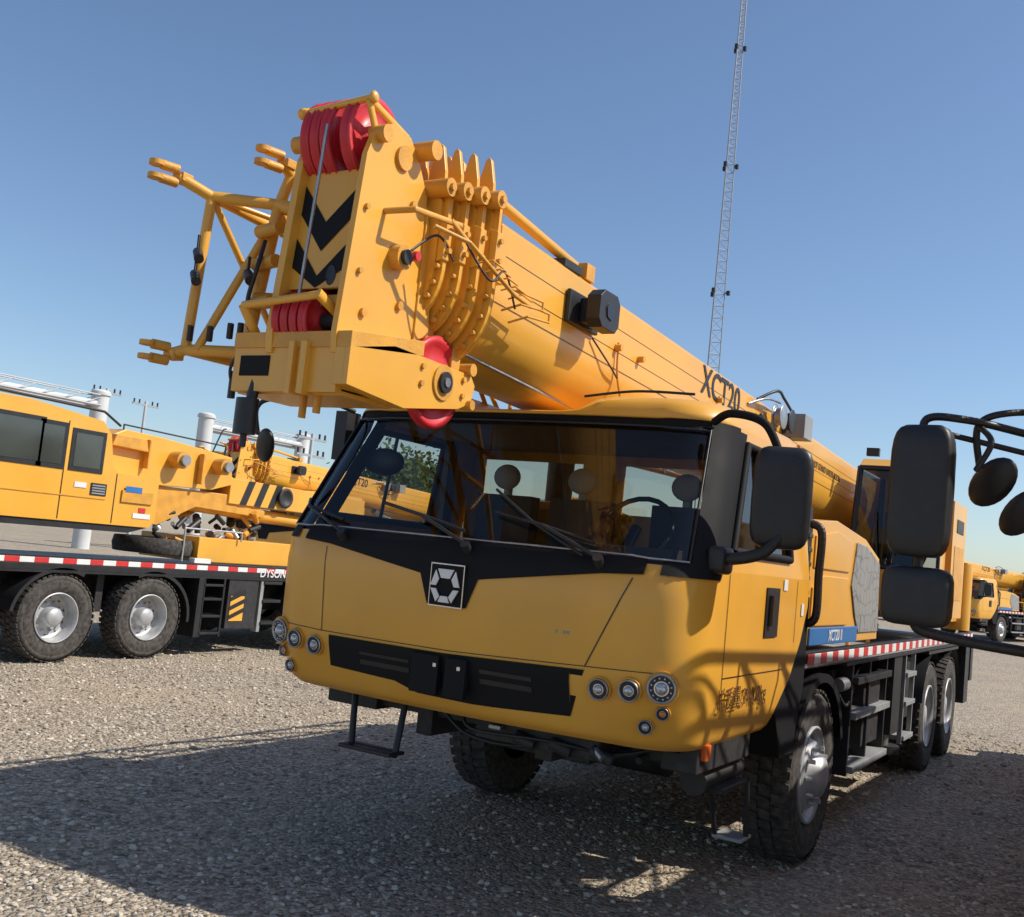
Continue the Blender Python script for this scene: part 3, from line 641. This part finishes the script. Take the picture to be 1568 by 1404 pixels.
def copy_tree(src,loc,rz=0,name='mobile_crane',skip=()):
    e=empty(name,loc); e.rotation_euler=(0,0,rz)
    for c in list(src.children):
        if c.name.split('.')[0] in skip: continue
        d=c.copy(); sc.collection.objects.link(d); d.parent=e
    return e
nb=copy_tree(crane,(3.9,0,0))
for c in nb.children:
    if c.name.startswith('fly_jib'): c.location=(-.08,0,.28)
m=B('cab_mirrors',nb,0)
rbox(m,(-1.73,-2.6,2.15),.235,.52,.12,BLK,-.1); rbox(m,(-1.72,-2.6,1.74),.26,.23,.12,BLK,-.1)
m.hose([(-1.73,-2.55,2.3),(-1.74,-2.54,2.44),(-1.6,-2.5,2.45),(-1.4,-2.3,2.43),(-1.2,-2.1,2.40)],.016,BLK); m.tube([(-1.7,-2.5,2.40),(-1.3,-2.2,2.34)],.012,BLK)
m.tube([(-1.73,-2.55,2.0),(-1.73,-2.55,1.7)],.018,BLK)
m.hose([(-1.73,-2.55,1.66),(-1.70,-2.54,1.61),(-1.5,-2.42,1.58),(-1.1,-2.2,1.55)],.022,BLK); m.hose([(-1.55,-2.45,2.43),(-1.5,-2.5,2.36),(-1.55,-2.5,2.25)],.012,BLK)
M2=Matrix.Translation(Vector((-1.38,-2.45,2.10)))@Matrix.Rotation(.75,4,'Y')@Matrix.Rotation(.5,4,'X')
m.grid(lambda u,v:M2@Vector((.065*math.cos(v)*math.cos(u),.035*math.cos(v)*math.sin(u),.12*math.sin(v))),list(np.linspace(-math.pi,math.pi,25)),list(np.linspace(-1.57,1.57,13)),BLK)
m.done()

# ------------------------------------------------------------------ LEFT CRANE
lc=empty('mobile_crane')
b=B('carrier',lc,.006)
XF=-7.35; XB=-9.85
b.box((XB+.2,-3,.55),(XF-.5,8.5,1.0),DRK); b.box((XB,-3,1.03),(XF,8.3,1.10),BLK); b.box((XF-.05,-3,1.0),(XF-.003,8.3,1.19),BLK)
for i in range(60):
    y=-2.8+i*.18; b.box((XF-.002,y,1.105),(XF+.004,y+.18,1.165),WHT if i%2 else RDT)
for y in(.84,2.13,5.2,6.5):
    wheel(b,(XF-.17,y,.50),1,R=.50,W=.30,front=False); wheel(b,(XB+.17,y,.50),-1,R=.50,W=.30,front=False,tread=False)
def fen(yc,a0,a1): b.grid(lambda u,v:(XF-.36*v,yc+.62*math.cos(u),.50+.56*math.sin(u)),list(np.linspace(a0,a1,14)),[0,1],BLK); b.grid(lambda u,v:(XF,yc+(.62-.04*v)*math.cos(u),.50+(.56-.04*v)*math.sin(u)),list(np.linspace(a0,a1,14)),[0,1],BLK)
fen(.84,1.1,3.0); fen(2.13,-.1,2.0); fen(5.2,1.1,3.0)
b.box((XF-.3,2.85,.25),(XF,2.95,1.0),BLK)
for z in(.28,.5,.72,.9): b.box((XF-.25,2.95,z),(XF,3.3,z+.03),BLK)
for y in(2.95,3.3): b.box((XF-.03,y-.015,.25),(XF,y+.015,1.0),BLK)
b.box((XF-.8,3.4,.35),(XF-.02,3.95,1.15),DRK); b.box((XF-.02,3.45,.45),(XF-.01,3.7,.78),YEL)
for k in range(3):
    z=.47+k*.12; b.add([(XF-.005,3.45,z),(XF-.005,3.7,z+.1),(XF-.005,3.7,z+.16),(XF-.005,3.45,z+.06)],[(0,1,2,3)],BLK)
b.box((XF-.12,4.0,.3),(XF-.02,4.06,1.15),GRY); b.cyl((XF-.4,4.2,1.1),(XF-.4,4.2,.45),.08,STE)
for z in(.4,.7,.95): b.box((XF-.2,4.05,z),(XF,4.4,z+.04),BLK)
b.box((XF-.1,2.72,1.19),(XF+.003,3.0,1.25),WHT)
b.box((XF-.3,1.45,.55),(XF-.2,1.55,1.0),DRK)
b.done()
text('side_text','DYSON',.15,frame((XF+.006,4.18,1.095),(0,1,0),(1,0,0)),WHT,lc)
b=B('upper_cab',lc,.02)
P1=[(-3.2,1.58),(-3.2,2.6),(-3.0,2.84),(.2,2.86),(1.15,2.76),(1.28,2.62),(1.36,2.25),(1.45,2.19),(2.02,2.19),(2.06,2.12),(2.06,1.66),(1.98,1.58)]
b.prism(P1,'x',-8.45,-7.42,YEL)
b.prism([(-3.2,1.50),(-3.2,1.578),(1.98,1.578),(1.7,1.50)],'x',-8.45,-7.44,BLK)
xw=-7.418
def win(y0,y1,z0,z1):
    b.box((xw,y0-.05,z0-.05),(xw+.008,y1+.05,z1+.05),BLK); b.box((xw+.008,y0,z0),(xw+.012,y1,z1),GLDK)
win(-2.2,.35,2.20,2.64); win(.38,.64,2.20,2.62); win(.80,1.16,2.20,2.58)
b.box((xw,-2.9,1.86),(xw+.006,1.3,1.872),YEL2); b.box((xw,.69,1.6),(xw+.004,.70,2.7),BLKG); b.box((xw,1.42,1.6),(xw+.004,1.43,2.18),BLKG)
b.box((xw,.86,1.97),(xw+.006,1.02,2.03),WHT); b.box((xw,1.08,1.9),(xw+.006,1.3,2.04),BLK)
for k in range(4): b.box((xw+.007,1.10,1.915+.03*k),(xw+.009,1.28,1.93+.03*k),GRY)
b.box((xw,1.52,1.86),(xw+.02,1.98,2.0),YEL2); b.box((xw+.02,1.56,1.98),(xw+.024,1.8,2.05),BLU); b.box((xw+.002,1.72,1.68),(xw+.006,1.98,1.74),WHT); b.box((xw,1.80,1.75),(xw+.006,1.9,1.81),RED)
b.tube([(-7.5,-1,2.86),(-7.5,-1,2.92),(-7.5,1.2,2.88),(-7.5,1.45,2.75)],.015,BLK)
b.done()
b=B('boom_assembly',lc,.01)
b.prism([(1.4,2.25),(1.4,2.60),(1.7,2.74),(2.3,2.72),(3.5,2.62),(3.55,2.25),(3.2,2.15),(1.8,2.1)],'x',-8.5,-7.7,YEL)
b.prism([(1.45,2.52),(1.5,2.66),(1.95,2.66),(2.0,2.5)],'x',-7.7,-7.6,YEL2)
for y in(2.5,3.25):
    b.cyl((-7.75,y,2.47),(-7.52,y,2.47),.11,YEL2,20); b.cyl((-7.52,y,2.47),(-7.47,y,2.47),.07,STE,16)
b.box((-7.69,2.0,2.3),(-7.60,2.03,2.66),YEL2); b.box((-7.69,2.9,2.2),(-7.6,2.94,2.6),YEL2)
b.prism([(1.6,1.62),(1.6,2.12),(3.6,2.12),(4.3,1.95),(4.3,1.85),(3.0,1.9),(2.4,1.62)],'x',-8.4,-7.75,YEL2)
b.prism([(3.55,2.0),(3.55,2.35),(6.5,2.30),(6.5,1.98)],'x',-8.3,-7.72,YEL)
for k in range(3): 
    y=3.75+.28*k; b.add([(-7.716,y,2.0),(-7.716,y+.13,2.0),(-7.716,y+.27,2.34),(-7.716,y+.14,2.34)],[(0,1,2,3)],BLK)
b.lathe((-7.72,4.62,2.17),1,[(.13,0),(.15,.05),(.11,.06),(.06,.02),(.0,.02)],DRK,24)
b.cyl((-7.9,2.6,1.95),(-7.9,6.5,1.80),.09,YEL,18)
b.box((-8.6,2.9,1.2),(-7.5,4.7,1.52),YEL)
random.seed(5)
for i in range(46):
    y=2.4+random.random()*1.8; z=1.45+random.random()*.34; x=-7.7-random.random()*.4
    b.cyl((x,y,z),(x+random.uniform(-.1,.1),y+random.uniform(-.2,.2),z+random.uniform(-.10,.14)),random.uniform(.02,.06),random.choice([STE,GRY,DRK,BLK,YEL2]),10)
b.tube([(-7.45,2.6,1.2),(-7.45,2.6,1.62),(-7.45,3.6,1.62),(-7.45,3.6,1.5)],.012,SIL)
b.lathe((-7.95,2.55,1.36),1,[(.25,-.08),(.48,-.1),(.5,0),(.48,.1),(.25,.08),(.2,0)],RUB,36,'z')
b.hose([(-7.8,3.2,2.6),(-7.8,3.35,2.95),(-7.8,3.42,3.0)],.01,BLK); b.tube([(-7.75,1.7,2.7),(-7.75,1.7,2.8),(-7.75,3.4,2.76),(-7.75,3.4,2.62)],.01,BLK)
b.done()

SK=('mass_text','wipers','boom_warning_text','cab_interior','hood_text','front_trim')
for (x,y,rz) in((-13.6,13.0,.03),(-14.5,21,1.5),(-9,66,1.62),(-6,78,1.5),(6,84,1.6),(-18,90,1.55),(-24,60,1.2),(-2.0,55,1.35),(2.5,70,1.9),(-2.9,43,-.30),(-.2,62,-.5)):
    copy_tree(crane,(x,y,0),rz,skip=SK)

# ------------------------------------------------------------------ lattice radio mast
tw=empty('lattice_radio_mast',(-21.7,59.2,0))
b=B('mast_structure',tw,0)
Ht=44
def wd(z): return 1.15-(1.15-.32)*z/Ht
def leg(i,z):
    a=2*math.pi*i/3+.4; r=wd(z)*.58; return Vector((r*math.cos(a),r*math.sin(a),z))
zs=[0]; 
while zs[-1]<Ht: zs.append(zs[-1]+wd(zs[-1])*1.0)
for k in range(len(zs)-1):
    for i in range(3):
        b.cyl(leg(i,zs[k]),leg(i,zs[k+1]),.040,GLV,6); b.cyl(leg(i,zs[k]),leg((i+1)%3,zs[k+1]),.020,GLV,5,caps=False)
        b.cyl(leg(i,zs[k+1]),leg((i+1)%3,zs[k+1]),.020,GLV,5,caps=False)
for z in(20.2,28.9,37.2):
    for i in range(3):
        p=leg(i,z); q=p*1.0; q.x*=1.5;q.y*=1.5; b.cyl(p,q,.05,DRK,6); b.box((q.x-.1,q.y-.1,z-.15),(q.x+.1,q.y+.1,z+.15),DRK)
b.cyl((0,0,Ht),(0,0,Ht+3),.05,GLV,6)
b.done()
for (y0,y1) in((10,22.5),(28.5,35.3)):
    g=empty('pipe_gantry',(-35,0,0)); b=B('gantry_frame',g,0)
    for y in((y0,y1) if y0>20 else (y1,)):
        b.cyl((0,y,0),(0,y,6.5),.36,CONC,20); b.cyl((0,y,6.5),(0,y,6.62),.42,CONC,20); b.ball((0,y,6.62),.40,CONC,1,1,.35)
    n=12
    b.cyl((.1,y0,6.12),(.1,y1,6.12),.13,CONC,12); b.cyl((-.25,y0,5.95),(-.25,y1,5.95),.08,PIPE,10)
    for x in(-.3,.3):
        for z in(6.05,6.48): b.cyl((x,y0,z),(x,y1,z),.03,PIPE,6)
        for i in range(n):
            a=y0+(y1-y0)*i/n;c=y0+(y1-y0)*(i+1)/n; b.cyl((x,a,6.05),(x,c,6.48),.018,PIPE,5)
    b.done()
def pole(x,y,h,dbl):
    e=empty('utility_pole',(x,y,0)); b=B('pole',e,0); b.cyl((0,0,0),(0,0,h),.13,PIPE,10,r1=.08)
    for k in range(dbl):
        z=h-.3-.8*k; b.box((-.05,-1.0,z),(.05,1.0,z+.1),GLV)
        for yy in(-.9,-.5,.5,.9): b.cyl((0,yy,z+.1),(0,yy,z+.35),.05,DRK,8)
    if dbl>2: b.box((-.3,-.4,h-3.6),(.3,.4,h-2.8),GLV)
    b.done()
pole(-31,31.5,6.3,3); pole(-48,33.0,8.6,1); pole(-50,37.5,8.6,1)
# ------------------------------------------------------------------ trees
def tree(x,y,hh,r,seed):
    random.seed(seed); np.random.seed(seed)
    e=empty('broadleaf_tree',(x,y,0)); b=B('trunk',e,0)
    b.cyl((0,0,0),(.1,0,hh*.5),.16,BARK,10,r1=.09)
    tips=[]
    for i in range(9):
        a=random.random()*6.28; t=Vector((math.cos(a)*r*.7*random.random()+.1,math.sin(a)*r*.7*random.random(),hh*(.5+.42*random.random()))); tips.append(t)
        b.cyl((.05,0,hh*(.3+.2*random.random())),t,.06,BARK,7,r1=.02)
    b.done()
    l=B('leaves',e,0); V=[];Fc=[]
    for i in range(3200):
        c=tips[i%9]+Vector(np.random.normal(0,r*.27,3)); s=random.uniform(.07,.15)
        u=Vector(np.random.normal(0,1,3)).normalized(); w=u.orthogonal().normalized()
        k=len(V); V+=[c-u*s,c+w*s*.5,c+u*s,c-w*s*.5]; Fc.append((k,k+1,k+2,k+3))
    l.add(V,Fc,LEAF); l.done()
tree(-20.9,23.6,4.9,1.5,1); tree(-19.4,22.8,4.6,1.5,4); tree(-20.0,25.2,5.0,1.5,7)
# ------------------------------------------------------------------ ground
G,nt,pb=newmat('gravel_ground')
pb.inputs['Roughness'].default_value=.95; pb.inputs['Specular IOR Level'].default_value=.12
tc=nt.nodes.new('ShaderNodeTexCoord')
def noise(s,d=5):
    n=nt.nodes.new('ShaderNodeTexNoise'); n.inputs['Scale'].default_value=s; n.inputs['Detail'].default_value=d; nt.links.new(tc.outputs['Object'],n.inputs['Vector']); return n
v1=nt.nodes.new('ShaderNodeTexVoronoi'); v1.inputs['Scale'].default_value=36; nt.links.new(tc.outputs['Object'],v1.inputs['Vector'])
v3=nt.nodes.new('ShaderNodeTexVoronoi'); v3.inputs['Scale'].default_value=75; nt.links.new(tc.outputs['Object'],v3.inputs['Vector'])
sx=nt.nodes.new('ShaderNodeSeparateColor'); nt.links.new(v1.outputs['Color'],sx.inputs[0])
sx3=nt.nodes.new('ShaderNodeSeparateColor'); nt.links.new(v3.outputs['Color'],sx3.inputs[0])
ad=nt.nodes.new('ShaderNodeMath'); ad.operation='MULTIPLY_ADD'; ad.inputs[1].default_value=.65; nt.links.new(sx.outputs[0],ad.inputs[0])
ad2=nt.nodes.new('ShaderNodeMath'); ad2.operation='MULTIPLY'; ad2.inputs[1].default_value=.35; nt.links.new(sx3.outputs[0],ad2.inputs[0]); nt.links.new(ad2.outputs[0],ad.inputs[2])
ramp=nt.nodes.new('ShaderNodeValToRGB'); nt.links.new(ad.outputs[0],ramp.inputs[0])
els=ramp.color_ramp.elements; els[0].color=(.13,.108,.082,1); els[1].color=(.78,.69,.56,1)
e=els.new(.30); e.color=(.28,.23,.172,1); e=els.new(.70); e.color=(.50,.42,.32,1)
def patch(scale,lo,hi,col,amt,last):
    n=noise(scale,7); r=nt.nodes.new('ShaderNodeMapRange'); r.inputs['From Min'].default_value=lo; r.inputs['From Max'].default_value=hi; r.inputs['To Max'].default_value=amt
    nt.links.new(n.outputs['Fac'],r.inputs['Value']); m=nt.nodes.new('ShaderNodeMix'); m.data_type='RGBA'; m.inputs['B'].default_value=col
    nt.links.new(r.outputs['Result'],m.inputs['Factor']); nt.links.new(last,m.inputs['A']); return m.outputs['Result']
last=patch(.45,.42,.68,(.52,.41,.285,1),.5,ramp.outputs[0])
last=patch(1.7,.52,.74,(.30,.26,.21,1),.35,last)
nt.links.new(last,pb.inputs['Base Color'])
b1=nt.nodes.new('ShaderNodeBump'); b1.inputs['Strength'].default_value=1.0; b1.inputs['Distance'].default_value=.022; b1.invert=True; nt.links.new(v1.outputs['Distance'],b1.inputs['Height'])
b3=nt.nodes.new('ShaderNodeBump'); b3.inputs['Strength'].default_value=.6; b3.inputs['Distance'].default_value=.010; b3.invert=True; nt.links.new(v3.outputs['Distance'],b3.inputs['Height']); nt.links.new(b1.outputs['Normal'],b3.inputs['Normal'])
b2=nt.nodes.new('ShaderNodeBump'); b2.inputs['Strength'].default_value=.45; b2.inputs['Distance'].default_value=.03; nt.links.new(noise(9,6).outputs['Fac'],b2.inputs['Height']); nt.links.new(b3.outputs['Normal'],b2.inputs['Normal'])
nt.links.new(b2.outputs['Normal'],pb.inputs['Normal'])
g=B('ground',None,0); g.add([(-1500,-400,0),(1500,-400,0),(1500,2500,0),(-1500,2500,0)],[(0,1,2,3)],G); g.done()
ico=[];t=(1+5**.5)/2
for a in((-1,t,0),(1,t,0),(-1,-t,0),(1,-t,0),(0,-1,t),(0,1,t),(0,-1,-t),(0,1,-t),(t,0,-1),(t,0,1),(-t,0,-1),(-t,0,1)): ico.append(Vector(a).normalized())
icf=np.array([(0,11,5),(0,5,1),(0,1,7),(0,7,10),(0,10,11),(1,5,9),(5,11,4),(11,10,2),(10,7,6),(7,1,8),(3,9,4),(3,4,2),(3,2,6),(3,6,8),(3,8,9),(4,9,5),(2,4,11),(6,2,10),(8,6,7),(9,8,1)])
ico=np.array(ico); N=42000
rng=np.random.default_rng(7)
u=rng.random(N); px=rng.uniform(-9,3.5,N); py=-5.5+14*u**1.7
sz=.007+.015*rng.random(N)**3+ (rng.random(N)<.012)*.012
ang=rng.random(N)*6.28
P=ico[None]*(1+.35*rng.standard_normal((N,12,1))*.5)*sz[:,None,None]*np.stack([rng.uniform(.8,1.5,N),rng.uniform(.7,1.2,N),rng.uniform(.4,.8,N)],1)[:,None,:]
ca,sa=np.cos(ang)[:,None],np.sin(ang)[:,None]
Q=np.stack([P[...,0]*ca-P[...,1]*sa+px[:,None],P[...,0]*sa+P[...,1]*ca+py[:,None],P[...,2]+sz[:,None]*.25],-1).reshape(-1,3)
FF=(icf[None]+(np.arange(N)*12)[:,None,None]).reshape(-1,3)
me=bpy.data.meshes.new('loose_gravel'); me.from_pydata(Q.tolist(),[],FF.tolist())
STN=[mat('stone_a',(.46,.39,.30),.9,scale=3,spec=.2),mat('stone_b',(.27,.23,.18),.9,scale=3,spec=.2),mat('stone_c',(.62,.55,.45),.9,scale=3,spec=.2)]
for s in STN: me.materials.append(s)
me.polygons.foreach_set('material_index',np.repeat(rng.integers(0,3,N),20)); me.update()
og=bpy.data.objects.new('loose_gravel',me); sc.collection.objects.link(og)
# ------------------------------------------------------------------ light
w=bpy.data.worlds.new('World'); sc.world=w; w.use_nodes=True; nt=w.node_tree
bg=nt.nodes['Background']; sk=nt.nodes.new('ShaderNodeTexSky'); sk.sky_type='NISHITA'; sk.sun_disc=False
L=Vector((.9,.45,1)).normalized(); el=math.asin(L.z)
sk.sun_elevation=el; sk.sun_rotation=math.atan2(L.x,L.y); sk.altitude=300; sk.air_density=1.0; sk.dust_density=.8; sk.ozone_density=3.8
nt.links.new(sk.outputs[0],bg.inputs[0]); bg.inputs[1].default_value=.138
ld=bpy.data.lights.new('sun','SUN'); ld.energy=5.0; ld.angle=math.radians(.5); ld.color=(1,.94,.85)
lo=bpy.data.objects.new('sun',ld); sc.collection.objects.link(lo); lo.rotation_euler=L.to_track_quat('Z','Y').to_euler()
# ------------------------------------------------------------------ camera
cd=bpy.data.cameras.new('camera'); cam=bpy.data.objects.new('camera',cd); sc.collection.objects.link(cam)
R=Matrix(((.8604,.4994,.1012),(-.0439,-.1252,.9912),(.5077,-.8573,-.0858))).transposed()
cam.matrix_world=Matrix.Translation((2.893,-6.966,1.758))@R.to_4x4()
cd.sensor_width=36; cd.lens=36*1624/1568; cd.clip_end=4000; cd.clip_start=.05
sc.camera=cam
